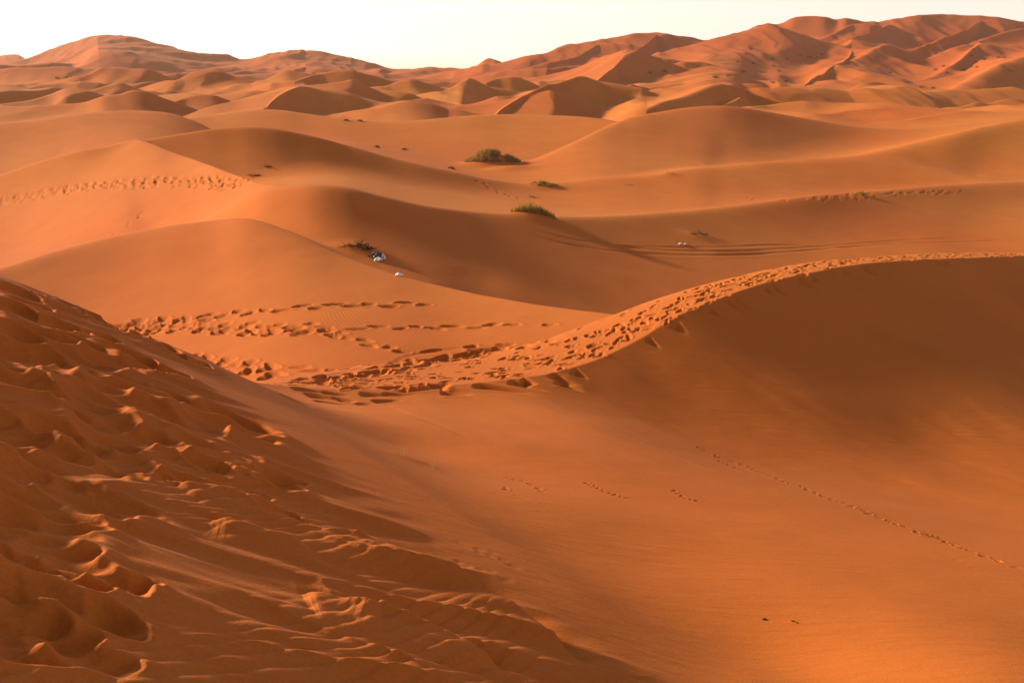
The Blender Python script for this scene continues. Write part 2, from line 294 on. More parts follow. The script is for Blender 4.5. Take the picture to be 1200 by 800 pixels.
for p in [(380,478,18),(430,482,18.4),(500,500,17.4),(470,525,15.6),(560,560,13.6),(560,500,18.5),(600,520,16.6),(640,580,12.6),(700,600,12.0),(760,660,10.3),(850,700,9.3),(900,780,8.0),(1000,800,7.45),(1200,800,7.0),
          (700,461,23.6),(700,495,20.5),(700,530,17),(800,430,25.8),(800,500,22.8),(820,535,19.6),(850,600,13.8),(950,396,29),(950,468,25.4),(950,530,22.6),(1000,590,16.4),(960,660,10.9),(1100,383,31.7),(1100,455,27.6),(1100,520,24.6),(1100,575,21),(1100,632,14),(1080,720,8.95),
          (1200,375,34.5),(1200,448,29.2),(1200,505,25.8),(1200,580,21.4),(1200,660,12.6),(1400,375,44),(1400,450,36),(1400,520,29),(1400,640,18),(1400,800,8.2),(1700,520,36),(1700,640,21),(1700,800,9)]:
    NP.append(P(*p))
NP += [(6,2,-4.5),(4,6,-4.55),(8,8,-4.8),(14,6,-5.8),(14,0,-6),(9,-8,-7),(22,10,-8.6),(6,-4,-6.2),(20,-8,-8.6),(30,20,-9),(12,-12,-8),(40,30,-9),(50,50,-9.5)]
NP = np.array(NP)
# thin plate spline with a little smoothing
def tps_fit(p, lam=.004):
    n = len(p); d2 = (p[:, None, 0] - p[None, :, 0]) ** 2 + (p[:, None, 1] - p[None, :, 1]) ** 2
    K = .5 * d2 * np.log(d2 + 1e-12) + lam * n * np.eye(n)
    A = np.zeros((n + 3, n + 3)); A[:n, :n] = K; A[:n, n] = 1; A[:n, n + 1:] = p[:, :2]; A[n, :n] = 1; A[n + 1:, :n] = p[:, :2].T
    return np.linalg.solve(A, np.r_[p[:, 2], 0, 0, 0])
_w = tps_fit(NP)
def tps(x, y):
    sh = x.shape; x = x.ravel(); y = y.ravel(); out = np.empty(len(x)); n = len(NP)
    for a in range(0, len(x), 60000):
        X = x[a:a + 60000]; Yv = y[a:a + 60000]
        d2 = (X[:, None] - NP[None, :, 0]) ** 2 + (Yv[:, None] - NP[None, :, 1]) ** 2 + 1e-12
        out[a:a + 60000] = (.5 * d2 * np.log(d2)) @ _w[:n] + _w[n] + _w[n + 1] * X + _w[n + 2] * Yv
    return out.reshape(sh)
_spx = np.array([p[0] for p in SPW]); _spy = np.array([p[1] for p in SPW])
_q = np.linspace(0, len(_spx) - 1, 60); _spx, _spy = pchip(np.arange(len(SPW)), _spx)(_q), pchip(np.arange(len(SPW)), _spy)(_q)

NEAR = 72.0
def base_height(x, y):
    """terrain height for flat arrays x, y (no footprints or ripples)"""
    z = np.empty_like(x)
    ys = np.maximum(y, .5); t = np.clip(x / ys, -2.2, 2.2)
    z = plain(t, ys)
    far = ys > 165
    if far.any(): z[far] += wild_dunes(x[far], y[far])
    for rd in RIDGES:
        m = (ys > rd.ylo) & (ys < rd.yhi) & (y > 12) & (t > rd.t0 - .5) & (t < rd.t1 + .5)
        if m.any():
            z[m] = smax(z[m], rd(t[m], ys[m]), rd.k)
    fm_ = ys > 200
    if fm_.any(): z[fm_] += small_dunes(x[fm_], y[fm_])
    near = y < NEAR
    if near.any():
        X, Yv, Z = x[near], y[near], z[near]
        D, I = poly_dist(X, Yv, CX, CY)
        zi = np.interp(I, np.arange(len(CZ)), CZ); w = np.interp(I, np.arange(len(CZ)), CW); s_ = np.interp(I, np.arange(len(CZ)), CS)
        d = np.clip(-D, 0, None)
        roll = .45 * np.logaddexp(0, (d - w) / .55) * .55
        S = zi - s_ * d - roll + .45 * .55 * np.logaddexp(0, -w / .55)
        S = np.maximum(S, -14)
        out = smax(S, Z, .25)
        ins = D > 0
        N = np.zeros_like(X)
        if ins.any():
            N[ins] = tps(X[ins], Yv[ins])
            # do not let the spline overshoot far away
            N[ins] = np.clip(N[ins], -11, -1.9)
            sd, si = poly_dist(X[ins], Yv[ins], _spx, _spy)
            N[ins] += .05 * np.exp(-(sd / np.where(sd < 0, .45, 1.1)) ** 2) * sstep(0, 12, si)
        z[near] = np.where(ins, N, out)
    return z

def hit(us, vs, ymin=2.2, ymax=700):
    """where the view rays through reference pixels meet the terrain"""
    us = np.atleast_1d(np.asarray(us, float)); vs = np.atleast_1d(np.asarray(vs, float))
    a, b = tz(us, vs)
    Ys = np.exp(np.arange(math.log(ymin), math.log(ymax), .012))
    H = base_height((a[:, None] * Ys).ravel(), np.broadcast_to(Ys, (len(a), len(Ys))).ravel().copy()).reshape(len(a), -1)
    below = b[:, None] * Ys <= H
    k = np.where(below.any(1), below.argmax(1), len(Ys) - 1)
    k = np.clip(k, 1, None); r = np.arange(len(a))
    g1 = b * Ys[k] - H[r, k]; g0 = b * Ys[k - 1] - H[r, k - 1]
    f = np.clip(g0 / (g0 - g1 + 1e-9), 0, 1)
    Y = Ys[k - 1] + f * (Ys[k] - Ys[k - 1])
    return np.c_[a * Y, Y, b * Y]

# ------------------------------------------------------------------ terrain grid: columns fan out from the camera, rows get longer with distance
QUAL = 1.0
core = np.arange(-.585, .5851, .00082 / QUAL)
side = [core[-1]]
st = .00082 / QUAL
while side[-1] < 2.1:
    st *= 1.05; side.append(side[-1] + st)
side = np.array(side[1:])
TC = np.r_[-side[::-1], core, side]
ly = [math.log(1.0)]
while ly[-1] < math.log(9000):
    Y = math.exp(ly[-1])
    st = .0075 if Y < 2.6 else .0024 if Y < 48 else .0034 if Y < 120 else .0038 if Y < 420 else .005 if Y < 1000 else .05
    ly.append(ly[-1] + st / QUAL)
YR = np.exp(np.array(ly))
nr, nc = len(YR), len(TC)
GX = TC[None, :] * YR[:, None]; GY = np.repeat(YR[:, None], nc, 1)
GZ = np.empty((nr, nc))
for a in range(0, nr, 200):
    GZ[a:a + 200] = base_height(GX[a:a + 200].ravel(), GY[a:a + 200].ravel()).reshape(-1, nc)
BASE = GZ.copy()

# ---------------------------------------------------------- detail displacement
def window(x0, y0, rad):
    r0 = np.searchsorted(YR, y0 - rad); r1 = np.searchsorted(YR, y0 + rad) + 1
    ylo = max(y0 - rad, .5)
    ts = [(x0 - rad) / ylo, (x0 - rad) / (y0 + rad), (x0 + rad) / ylo, (x0 + rad) / (y0 + rad)]
    c0 = np.searchsorted(TC, min(ts)); c1 = np.searchsorted(TC, max(ts)) + 1
    return slice(max(r0, 0), r1), slice(max(c0, 0), c1)

DEP = np.zeros_like(GZ); RIM = np.zeros_like(GZ)
def dent(x0, y0, ang, L, W, depth, rim=.35, sharp=1.0, lean=0.):
    """a footprint: an oval hollow with a pushed-up rim; ang is the direction of its long axis"""
    rad = max(L, W) * 2.0
    sr, sc = window(x0, y0, rad)
    X = GX[sr, sc] - x0; Yv = GY[sr, sc] - y0
    if X.size == 0: return
    c, s_ = math.cos(ang), math.sin(ang)
    a = X * c + Yv * s_; b = -X * s_ + Yv * c
    q = np.sqrt((a / L) ** 2 + (b / W) ** 2)
    th = np.arctan2(b / W, a / L); p1, p2 = (x0 * 7.3 + y0 * 3.1) % 6.28, (x0 * 5.7 - y0 * 9.1) % 6.28
    q = q * (1 + .14 * np.sin(2 * th + p1) + .10 * np.sin(3 * th + p2) + .05 * np.sin(5 * th + p1 + p2))
    bowl = np.clip(1 - q ** 2, 0, 1) ** sharp
    DEP[sr, sc] = np.maximum(DEP[sr, sc], depth * bowl * (1 + lean * a / L))
    RIM[sr, sc] = np.maximum(RIM[sr, sc], depth * rim * np.exp(-((q - 1.12) / .28) ** 2) * np.clip(1 + .6 * lean * a / L, .2, 2))

def plunge(x0, y0, dirx, diry, L, W, depth):
    """a foot plunged into a slip face: deep at the top, trailing out down the slope"""
    rad = L * 1.4
    cx, cy = x0 + dirx * L * .5, y0 + diry * L * .5
    sr, sc = window(cx, cy, rad)
    X = GX[sr, sc] - x0; Yv = GY[sr, sc] - y0
    a = (X * dirx + Yv * diry) / L; b = (-X * diry + Yv * dirx) / W
    wid = .35 + .65 * np.clip(1 - a, 0, 1)
    prof = sstep(-.12, .10, a) * np.clip(1 - a, 0, 1) ** 1.2
    h = -depth * prof * np.exp(-(b / wid) ** 2)
    h += depth * .15 * prof * np.exp(-((np.abs(b) - 1.5 * wid) / .5) ** 2)
    GZ[sr, sc] += h

near_rows = slice(0, int(np.searchsorted(YR, 60)))
NX, NY = GX[near_rows], GY[near_rows]
D, I = poly_dist(NX, NY, CX, CY)
SD, SI = poly_dist(NX, NY, _spx, _spy); SD = -SD
inside = D > 0
# the trampled, wind-worked slip face left of the spine
face = inside * sstep(-.4, -1.9, SD) * sstep(24, 17, NY) * sstep(.0, .5, D)
face_low = inside * sstep(.1, -1.2, SD) * sstep(24, 17, NY)
ea, eb = (.93, .37), (-.37, .93)
A = NX * ea[0] + NY * ea[1]; B = NX * eb[0] + NY * eb[1]
w1 = fbm(A * .55, B * .9, 101, 3)
f1 = fbm(A / 2.3 + .4 * w1, B / .62 + .5 * w1, 105, 2)
rid = 1 - np.abs(f1) * 2.2
f2 = fbm(A / .9 + .5 * w1, B / .24 + .3 * w1, 109, 2)
patch = sstep(-.25, .35, fbm(NX * .35, NY * .35, 113, 2))
GZ[near_rows] += face * (.095 * rid * (.3 + .7 * patch) + .035 * f2)
# wind ripples, crests running down the face
_a, _b = on_slip(290, 748), on_slip(430, 736)
rc = (_b[0] - _a[0], _b[1] - _a[1]); rc = (rc[0] / math.hypot(*rc), rc[1] / math.hypot(*rc))
rw = fbm((NX * rc[1] - NY * rc[0]) * 1.3, (NX * rc[0] + NY * rc[1]) * .45, 121, 2)
ph = (NX * rc[1] - NY * rc[0]) / .12 + rw * 1.3
rip = np.sin(2 * np.pi * ph) + .25 * np.sin(4 * np.pi * ph + 1)
rmask = inside * sstep(-1.0, -2.4, SD) * sstep(24, 17, NY) * sstep(-.45, .15, fbm(NX * .5 + 3, NY * .4, 125, 2)) * sstep(13, 7, NY)
GZ[near_rows] += (.0065 + .003 * rw) * rip * rmask
# gentle unevenness of all sand
GZ[near_rows] += .016 * fbm(NX / 1.7, NY / 1.7, 131, 3) * np.clip(NY / 8, .3, 1)
# dry sand slides: streaks running down the shaded lee faces
GZ[near_rows] += inside * sstep(.2, 1.2, D) * sstep(15, 19, NY) * .030 * fbm(I * .35 / 1.1 + .25 * fbm(NX / 2, NY / 2, 151, 2), D / 9, 153, 3)
# trampled foot of the plain and ripples on the flat
flat = (~inside) * sstep(26, 29, NY) * sstep(44, 36, NY) * sstep(-.235, -.17, NX / NY)
ph2 = (NX * .93 + NY * .36) / .14 + fbm(NX / 1.5, NY / 3, 141, 2) * 1.2
GZ[near_rows] += .006 * np.sin(2 * np.pi * ph2) * flat * sstep(-.2, .3, fbm(NX / 5, NY / 5, 145, 2))

def polyline(pts, step):
    """world points every `step` metres along a line of reference pixels"""
    h = hit([p[0] for p in pts], [p[1] for p in pts])
    s_ = np.r_[0, np.cumsum(np.hypot(np.diff(h[:, 0]), np.diff(h[:, 1])))]
    q = np.arange(0, s_[-1], step)
    return np.c_[pchip(s_, h[:, 0])(q), pchip(s_, h[:, 1])(q)]

def trail(pts, step=.62, gauge=.16, L=.26, W=.13, depth=.07, jit=.06, skip=0., n=1, spread=0.):
    for _ in range(n):
        w = polyline(pts, step)
        if len(w) < 2: continue
        g = np.gradient(w, axis=0); g /= np.linalg.norm(g, axis=1)[:, None] + 1e-9
        ox = rng.normal(0, spread) if spread else 0
        for i, (x, y) in enumerate(w):
            if rng.random() < skip: continue
            sd = gauge if i % 2 else -gauge
            x += -g[i, 1] * (sd + ox) + rng.normal(0, jit); y += g[i, 0] * (sd + ox) + rng.normal(0, jit)
            k = rng.uniform(.8, 1.25)
            dent(x, y, math.atan2(g[i, 1], g[i, 0]) + rng.normal(0, .25), L * k, W * rng.uniform(.85, 1.25), depth * rng.uniform(.8, 1.4), rim=.16, lean=rng.uniform(-.3, .3))

trail([(-10,240),(30,231),(70,223),(130,216),(180,212),(230,212),(285,217)], step=.7, L=.42, W=.22, depth=.12, n=2, spread=.5)
trail([(30,234),(90,224),(150,218),(210,217),(270,219)], step=.7, L=.38, W=.2, depth=.09, n=1, skip=.3)
trail([(143,388),(200,378),(250,370),(300,365),(350,361),(400,358),(450,357.5),(495,356)], L=.34, W=.17, depth=.10)
trail([(143,389),(200,386),(270,388),(330,390),(400,393)], L=.34, W=.17, depth=.11, n=2, spread=.25)
trail([(143,391),(210,384),(300,381),(400,384),(520,384),(600,380),(660,378)], L=.32, W=.16, depth=.07, skip=.35)
trail([(145,386),(185,383),(230,386)], L=.36, W=.18, depth=.12, n=2, spread=.3)
trail([(192,412),(240,420),(290,427),(335,436)], L=.34, W=.17, depth=.11, n=2, spread=.25)
trail([(330,432),(380,435),(420,432)], L=.3, W=.15, depth=.07, skip=.3)
trail([(405,396),(430,402),(455,408),(475,413)], L=.3, W=.15, depth=.07)
trail([(880,232),(940,232),(1000,228),(1060,226),(1125,223)], step=.8, L=.4, W=.2, depth=.06, skip=.35)
trail([(880,238),(960,234),(1040,229),(1130,226)], step=.8, L=.36, W=.18, depth=.05, skip=.5)
trail([(130,278),(150,264),(170,248),(190,235)], step=.9, L=.34, W=.16, depth=.05, skip=.2)
trail([(560,212),(600,230),(640,262)], step=.9, L=.34, W=.18, depth=.06, skip=.4)

# the walked crest: many people along the lit strip
cs = np.arange(len(CX))
sel = [i for i in cs if CY[i] > 20.3 and CX[i] < 30]
for i in sel:
    nx, ny = -_cn[i, 1], _cn[i, 0]                       # points to the outside (left of direction)
    w = CW[i]
    for _ in range(7 if w > 3 and CX[i] < 7 else 6):
        far_ = rng.random() < .18
        o = (rng.uniform(.02, .62) * w if not far_ else rng.uniform(.6, 1.0) * w) + .05
        if CX[i] < 1.5 and .35 * w < o < .8 * w and rng.random() < .85: continue     # the clean band of sand
        x = CX[i] + nx * o + rng.normal(0, .12); y = CY[i] + ny * o + rng.normal(0, .12)
        dent(x, y, math.atan2(_cn[i, 1], _cn[i, 0]) + rng.normal(0, .45), rng.uniform(.13, .25), rng.uniform(.055, .10), rng.uniform(.05, .10), rim=.2, lean=rng.uniform(-.4, .4))
# the trampled lower path along the outer edge of the strip
for q in range(2):
    trail([(375,449),(430,440),(480,431),(530,421),(580,412),(630,405)], step=.42, L=.3, W=.16, depth=.10, n=2, spread=.3, jit=.15)
# a wheel-like furrow along that path
for (x, y) in polyline([(362,446),(400,438),(440,427),(490,415),(540,408),(600,404),(660,399)], .12):
    dent(x, y, .6, .25, .18, .018, rim=.2)

# feet plunged over the crest into the slip face
def plunges(pix, L, W, depth):
    h = hit([p[0] for p in pix], [p[1] for p in pix])
    for k, (x, y, z) in enumerate(h):
        e = .02
        hx = base_height(np.array([x - .3, x + .3, x, x]), np.array([y, y, y - .3, y + .3]))
        g = -np.array([hx[1] - hx[0], hx[3] - hx[2]]); g /= np.linalg.norm(g) + 1e-9
        g = g * .8 + np.array([.85, -.1]) * .5; g /= np.linalg.norm(g)
        plunge(x, y, g[0], g[1], L * rng.uniform(.4, 1.15), W * rng.uniform(.6, 1.3), 1.35 * depth * rng.uniform(.8, 1.2))
plunges([(440,470),(448,455),(470,456),(508,452),(520,458),(560,452)], 1.3, .22, .16)
plunges([(362,463),(380,460),(395,468),(410,455),(345,455),(425,462),(452,462),(372,470),(330,462),(415,472)], .8, .18, .11)
plunges([(612,446),(648,440),(672,436),(600,448),(655,447)], .9, .2, .13)
plunges([(760,398),(790,381),(830,362),(850,352),(895,338),(935,327),(950,325),(985,317),(1095,306),(1105,307),(860,350),(905,336),(1010,313)], .8, .14, .09)

# craters on the trampled face
CR = [(5,548,.17),(18,552,.2),(8,522,.14),(45,633,.2),(83,655,.21),(40,668,.22),(18,690,.19),(12,718,.2),(62,748,.21),(108,772,.24),(128,724,.17),(20,770,.18),(45,775,.18),(100,690,.16),(150,694,.17),(5,640,.18),(70,705,.14),(165,690,.14),
      (56,396,.34),(30,408,.36),(97,420,.34),(70,437,.36),(48,455,.3),(10,428,.3),(22,345,.36),(35,360,.34),(90,430,.26),(120,455,.3),(180,430,.28),(150,470,.3),(200,495,.3),(110,478,.26),(40,375,.3),(250,482,.28),(230,520,.28),(185,512,.22),(120,398,.25),(75,384,.3),(130,425,.25),
      (300,505,.26),(280,535,.24),(320,570,.2),(330,600,.2),(210,560,.2)]
g2 = np.random.default_rng(5)
while len(CR) < 125:
    u = g2.uniform(-5, 330); v = g2.uniform(345, 640)
    if v < 352 + .42 * u or v > 620 - .15 * u or g2.random() < u / 480: continue
    CR.append((u, v, g2.uniform(.22, .36) * (1 if v < 510 else 1.2)))
while len(CR) < 160:
    CR.append((g2.uniform(-5, 150) * g2.uniform(.5, 1), g2.uniform(505, 790), g2.uniform(.15, .21)))
h = hit([c[0] for c in CR], [c[1] for c in CR])
for (x, y, z), c in zip(h, CR):
    c = (c[0], c[1], c[2] * (.52 if c[1] > 510 else .72))
    dent(x, y, math.atan2(.37, .93) + rng.normal(0, .3), c[2] * rng.uniform(1.2, 1.9), c[2] * rng.uniform(.85, 1.3), (c[2] * rng.uniform(.5, .8) if c[1] < 510 else rng.uniform(.07, .12)), rim=.24, sharp=.85, lean=rng.uniform(-.5, .1))
# drift ledges at the foot of the face (long dark scarps)
def ledge(pts, depth, width):
    w = polyline(pts, .06)
    kk = np.ones(15) / 15; px, py = np.convolve(np.pad(w[:, 0], 7, mode='edge'), kk, 'valid'), np.convolve(np.pad(w[:, 1], 7, mode='edge'), kk, 'valid')
    rows = slice(int(np.searchsorted(YR, py.min() - 2)), int(np.searchsorted(YR, py.max() + 2)))
    cols = slice(int(np.searchsorted(TC, (px / py).min() - .2)), int(np.searchsorted(TC, (px / py).max() + .2)))
    d, ii = poly_dist(GX[rows, cols], GY[rows, cols], px, py)
    m = sstep(0, .25, ii / len(px)) * sstep(1, .7, ii / len(px)) * (np.abs(d) < 3 * width)
    # raised lip left of the line, scoured hollow to its right
    GZ[rows, cols] += depth * m * (np.exp(-(np.clip(d, None, 0) / (width * 1.6)) ** 2) * (d < 0) * .6 + (d >= 0) * (.6 - 1.6 * sstep(0, width * .35, d)) * np.exp(-(d / width) ** 2))
ledge([(700,790),(640,752),(590,716),(530,683),(495,664),(470,664),(440,650),(400,628),(370,615)], 0.19, .30)
ledge([(600,800),(560,768),(520,748),(470,738),(430,720),(390,700)], 0.13, .25)
ledge([(470,737),(420,716),(370,703),(330,690)], 0.10, .2)
ledge([(372,640),(340,640),(300,628),(262,612),(225,600)], 0.13, .2)
ledge([(345,598),(300,590),(262,578),(220,565),(180,560)], 0.10, .2)
# tyre ruts
def rut(pts, depth, w):
    p = polyline(pts, .5); px, py = p[:, 0], p[:, 1]
    rows = slice(int(np.searchsorted(YR, py.min() - 2)), int(np.searchsorted(YR, py.max() + 2)))
    cols = slice(int(np.searchsorted(TC, (px / py).min() - .03)), int(np.searchsorted(TC, (px / py).max() + .03)))
    d, ii = poly_dist(GX[rows, cols], GY[rows, cols], px, py)
    d = np.abs(d) / w; e = sstep(0, 6, ii) * sstep(len(px), len(px) - 6, ii) * (.75 + .5 * fbm(ii / 5, ii * 0, 161, 2))
    GZ[rows, cols] += depth * e * (-np.exp(-d ** 4) + .7 * np.exp(-((d - 1.7) / .5) ** 2))
for off in (0, 7):
    rut([(608,264 + off),(650,276 + off),(700,285 + off),(760,292 + off * .8),(820,294.5 + off * .7),(880,294 + off * .6),(940,290.5 + off * .5),(1000,286 + off * .4),(1070,281 + off * .3),(1130,279 + off * .2)], .034, .21)
rut([(690,288),(760,289.5),(840,290),(920,287.5),(1000,290),(1060,286),(1180,281)], .028, .2)
# thin trail at the foot of the slip face
for (x, y) in polyline([(818,525),(870,545),(930,568),(1000,595),(1060,617),(1095,631),(1150,650),(1195,668)], .22):
    dent(x + rng.normal(0, .05), y + rng.normal(0, .05), rng.uniform(0, 3), .09, .05, .020, rim=.4)
for (u0, v0, u1, v1) in [(540,636,560,648),(575,648,605,668),(535,660,585,676),(560,664,592,680),(690,566,740,585),(590,570,640,590),(840,538,880,556),(1120,655,1150,668),(600,560,640,578),(790,575,830,590)]:
    for (x, y) in polyline([(u0, v0), ((u0 + u1) / 2 + rng.normal(0, 2), (v0 + v1) / 2 + rng.normal(0, 2)), (u1, v1)], .09):
        dent(x + rng.normal(0, .03), y + rng.normal(0, .03), .5, rng.uniform(.03, .07), rng.uniform(.02, .04), .015, rim=.35)

DISP = RIM * np.exp(-DEP / .015) - DEP
nb = int(np.searchsorted(YR, 12.5))                       # loose sand slumps: soften the prints close to the camera
for _ in range(1):
    q = DISP[:nb]
    cs_ = np.cumsum(np.pad(q, ((0, 0), (5, 4)), mode='edge'), axis=1); q = np.c_[cs_[:, 8:9], cs_[:, 9:] - cs_[:, :-9]] / 9
    q = q[:, :nc]
    q[2:-2] = (q[:-4] + q[1:-3] + q[2:-2] + q[3:-1] + q[4:]) / 5
    DISP[:nb] = q
GZ += DISP

def mound(u, v, wx, wy, h):
    c = hit(u, v)[0]; sr, sc = window(c[0], c[1], 3 * max(wx, wy))
    GZ[sr, sc] += h * np.exp(-((GX[sr, sc] - c[0] - .0) / wx) ** 2 - ((GY[sr, sc] - c[1]) / wy) ** 2)
mound(577, 195, 2.7, 2.0, 1.7); mound(598, 199, 2.6, 1.8, .45); mound(638, 219, 1.6, 1.3, .3); mound(628, 255, 1.5, 1.0, .38); mound(478, 538, .35, .25, .03)
mound(417, 292, 1.2, .8, .15); mound(785, 205, 1., .7, .15); mound(820, 278, 1.2, .8, .12)

# ------------------------------------------------------------------ meshes
def link(name, me, mat=None, parent=None):
    o = bpy.data.objects.new(name, me); bpy.context.scene.collection.objects.link(o)
    if mat: me.materials.append(mat)
    if parent: o.parent = parent
    return o

def tag(o, label, cat, group=None):
    o['label'] = label; o['category'] = cat
    if group: o['group'] = group
    return o

def grid_mesh(name, X, Y, Z):
    nr, nc = X.shape
    me = bpy.data.meshes.new(name)
    co = np.empty((nr * nc, 3), np.float32); co[:, 0] = X.ravel(); co[:, 1] = Y.ravel(); co[:, 2] = Z.ravel()
    i = np.arange(nr * nc, dtype=np.int32).reshape(nr, nc)
    q = np.stack([i[:-1, :-1], i[:-1, 1:], i[1:, 1:], i[1:, :-1]], -1).reshape(-1, 4)
    me.vertices.add(len(co)); me.vertices.foreach_set('co', co.ravel())
    me.loops.add(q.size); me.loops.foreach_set('vertex_index', q.ravel())
    me.polygons.add(len(q)); me.polygons.foreach_set('loop_start', np.arange(0, q.size, 4, dtype=np.int32))
    me.polygons.foreach_set('use_smooth', np.ones(len(q), bool))
    me.update(calc_edges=True)
    return me

# ------------------------------------------------------------------ materials
def new_mat(name):
    m = bpy.data.materials.new(name); m.use_nodes = True
    nt = m.node_tree; b = nt.nodes['Principled BSDF']
    return m, nt, b

def sand_material():
    m, nt, b = new_mat('sand')
    N = nt.nodes; L = nt.links
    geo = N.new('ShaderNodeNewGeometry')
    def noise(scale, detail, rough=.5):
        n = N.new('ShaderNodeTexNoise'); n.inputs['Scale'].default_value = scale; n.inputs['Detail'].default_value = detail; n.inputs['Roughness'].default_value = rough
        L.new(geo.outputs['Position'], n.inputs['Vector']); return n
    big = noise(.022, 3); mid = noise(.35, 4, .6); fine = noise(38, 3, .7)
    ramp = N.new('ShaderNodeValToRGB')
    ramp.color_ramp.elements[0].position = .32; ramp.color_ramp.elements[0].color = (.375, .092, .0135, 1)
    ramp.color_ramp.elements[1].position = .68; ramp.color_ramp.elements[1].color = (.43, .148, .027, 1)
    L.new(big.outputs['Fac'], ramp.inputs['Fac'])
    def mulby(col, fac, lo, hi):
        mr = N.new('ShaderNodeMapRange'); mr.inputs['From Min'].default_value = .3; mr.inputs['From Max'].default_value = .7
        mr.inputs['To Min'].default_value = lo; mr.inputs['To Max'].default_value = hi
        L.new(fac, mr.inputs['Value'])
        mx = N.new('ShaderNodeMix'); mx.data_type = 'RGBA'; mx.blend_type = 'MULTIPLY'; mx.inputs['Factor'].default_value = 1
        L.new(col, mx.inputs[6]); L.new(mr.outputs['Result'], mx.inputs[7])
        return mx.outputs[2]
    sep = N.new('ShaderNodeSeparateXYZ'); L.new(geo.outputs['Position'], sep.inputs['Vector'])
    fr = N.new('ShaderNodeMapRange'); fr.inputs['From Min'].default_value = 330; fr.inputs['From Max'].default_value = 620; L.new(sep.outputs['Y'], fr.inputs['Value'])
    red = N.new('ShaderNodeMix'); red.data_type = 'RGBA'; red.inputs[7].default_value = (.36, .080, .0140, 1)
    L.new(fr.outputs['Result'], red.inputs['Factor']); L.new(ramp.outputs['Color'], red.inputs[6])
    c = mulby(red.outputs[2], mid.outputs['Fac'], .94, 1.06)
    c = mulby(c, fine.outputs['Fac'], .90, 1.10)
    L.new(c, b.inputs['Base Color'])
    b.inputs['Roughness'].default_value = .95
    b.inputs['Specular IOR Level'].default_value = .15
    bump = N.new('ShaderNodeBump'); bump.inputs['Strength'].default_value = .35; bump.inputs['Distance'].default_value = .012
    g2 = noise(60, 2, .8)
    L.new(g2.outputs['Fac'], bump.inputs['Height'])
    mp = N.new('ShaderNodeMapping'); mp.inputs['Rotation'].default_value = (0, 0, R(22)); mp.inputs['Scale'].default_value = (1.6, 7.5, 4)
    L.new(geo.outputs['Position'], mp.inputs['Vector'])
    g3 = N.new('ShaderNodeTexNoise'); g3.inputs['Scale'].default_value = 1.; g3.inputs['Detail'].default_value = 4; g3.inputs['Roughness'].default_value = .55
    L.new(mp.outputs['Vector'], g3.inputs['Vector'])
    b2 = N.new('ShaderNodeBump'); b2.inputs['Strength'].default_value = .5; b2.inputs['Distance'].default_value = .03
    L.new(g3.outputs['Fac'], b2.inputs['Height']); L.new(bump.outputs['Normal'], b2.inputs['Normal'])
    L.new(b2.outputs['Normal'], b.inputs['Normal'])
    return m
SAND = sand_material()

ground = link('ground', grid_mesh('ground', GX, GY, GZ), SAND)
ground['kind'] = 'structure'
# ground behind the photographer
bt = np.linspace(-2.1, 2.1, 61)
r0, r1 = YR[0], None
by = np.r_[1.0, .8, .5, 0, -1, -2, -4, -7, -11, -16, -24, -34, -60, -120]
BX = np.empty((len(by), len(TC[::20]) + 1)); BY = np.empty_like(BX)
tcs = np.r_[TC[::20], TC[-1]]
for i, yy in enumerate(by):
    BX[i] = tcs * (1 + (1 - yy) * 1.2); BY[i] = yy
BZ = base_height(BX.ravel(), BY.ravel()).reshape(BX.shape)
BX, BY, BZ = BX[::-1], BY[::-1], BZ[::-1]
back = link('sand', grid_mesh('sand', BX, BY, np.clip(BZ - .01, -12, -2)), SAND)
back['kind'] = 'structure'


# ------------------------------------------------------------------ things on the sand
def zat(x, y):
    """height of the finished ground"""
    fi = np.interp(y, YR, np.arange(nr)); i = int(min(max(math.floor(fi), 0), nr - 2)); a = fi - i
    fj = np.interp(x / y, TC, np.arange(nc)); j = int(min(max(math.floor(fj), 0), nc - 2)); b = fj - j
    return float((GZ[i, j] * (1 - b) + GZ[i, j + 1] * b) * (1 - a) + (GZ[i + 1, j] * (1 - b) + GZ[i + 1, j + 1] * b) * a)

def plant_mat(name, c0, c1):
    m, nt, b = new_mat(name)
    N = nt.nodes; L = nt.links
    g = N.new('ShaderNodeNewGeometry'); r = N.new('ShaderNodeValToRGB')
    r.color_ramp.elements[0].color = (*c0, 1); r.color_ramp.elements[1].color = (*c1, 1)
    L.new(g.outputs['Random Per Island'], r.inputs['Fac']); L.new(r.outputs['Color'], b.inputs['Base Color'])
    b.inputs['Roughness'].default_value = .75; b.inputs['Specular IOR Level'].default_value = .2
    tr = N.new('ShaderNodeBsdfTranslucent'); mx = N.new('ShaderNodeMixShader'); mx.inputs['Fac'].default_value = .45
    L.new(r.outputs['Color'], tr.inputs['Color']); L.new(b.outputs['BSDF'], mx.inputs[1]); L.new(tr.outputs['BSDF'], mx.inputs[2])
    L.new(mx.outputs['Shader'], nt.nodes['Material Output'].inputs['Surface'])
    return m
OLIVE = plant_mat('olive_grass', (.15, .085, .022), (.52, .32, .10))
STRAW = plant_mat('straw_grass', (.26, .15, .045), (.42, .26, .09))
GREEN = plant_mat('green_grass', (.18, .12, .02), (.52, .34, .08))
SCRUB = plant_mat('dark_scrub', (.03, .017, .006), (.09, .05, .016))
TWIG = plant_mat('dry_twig', (.08, .04, .018), (.18, .10, .045))

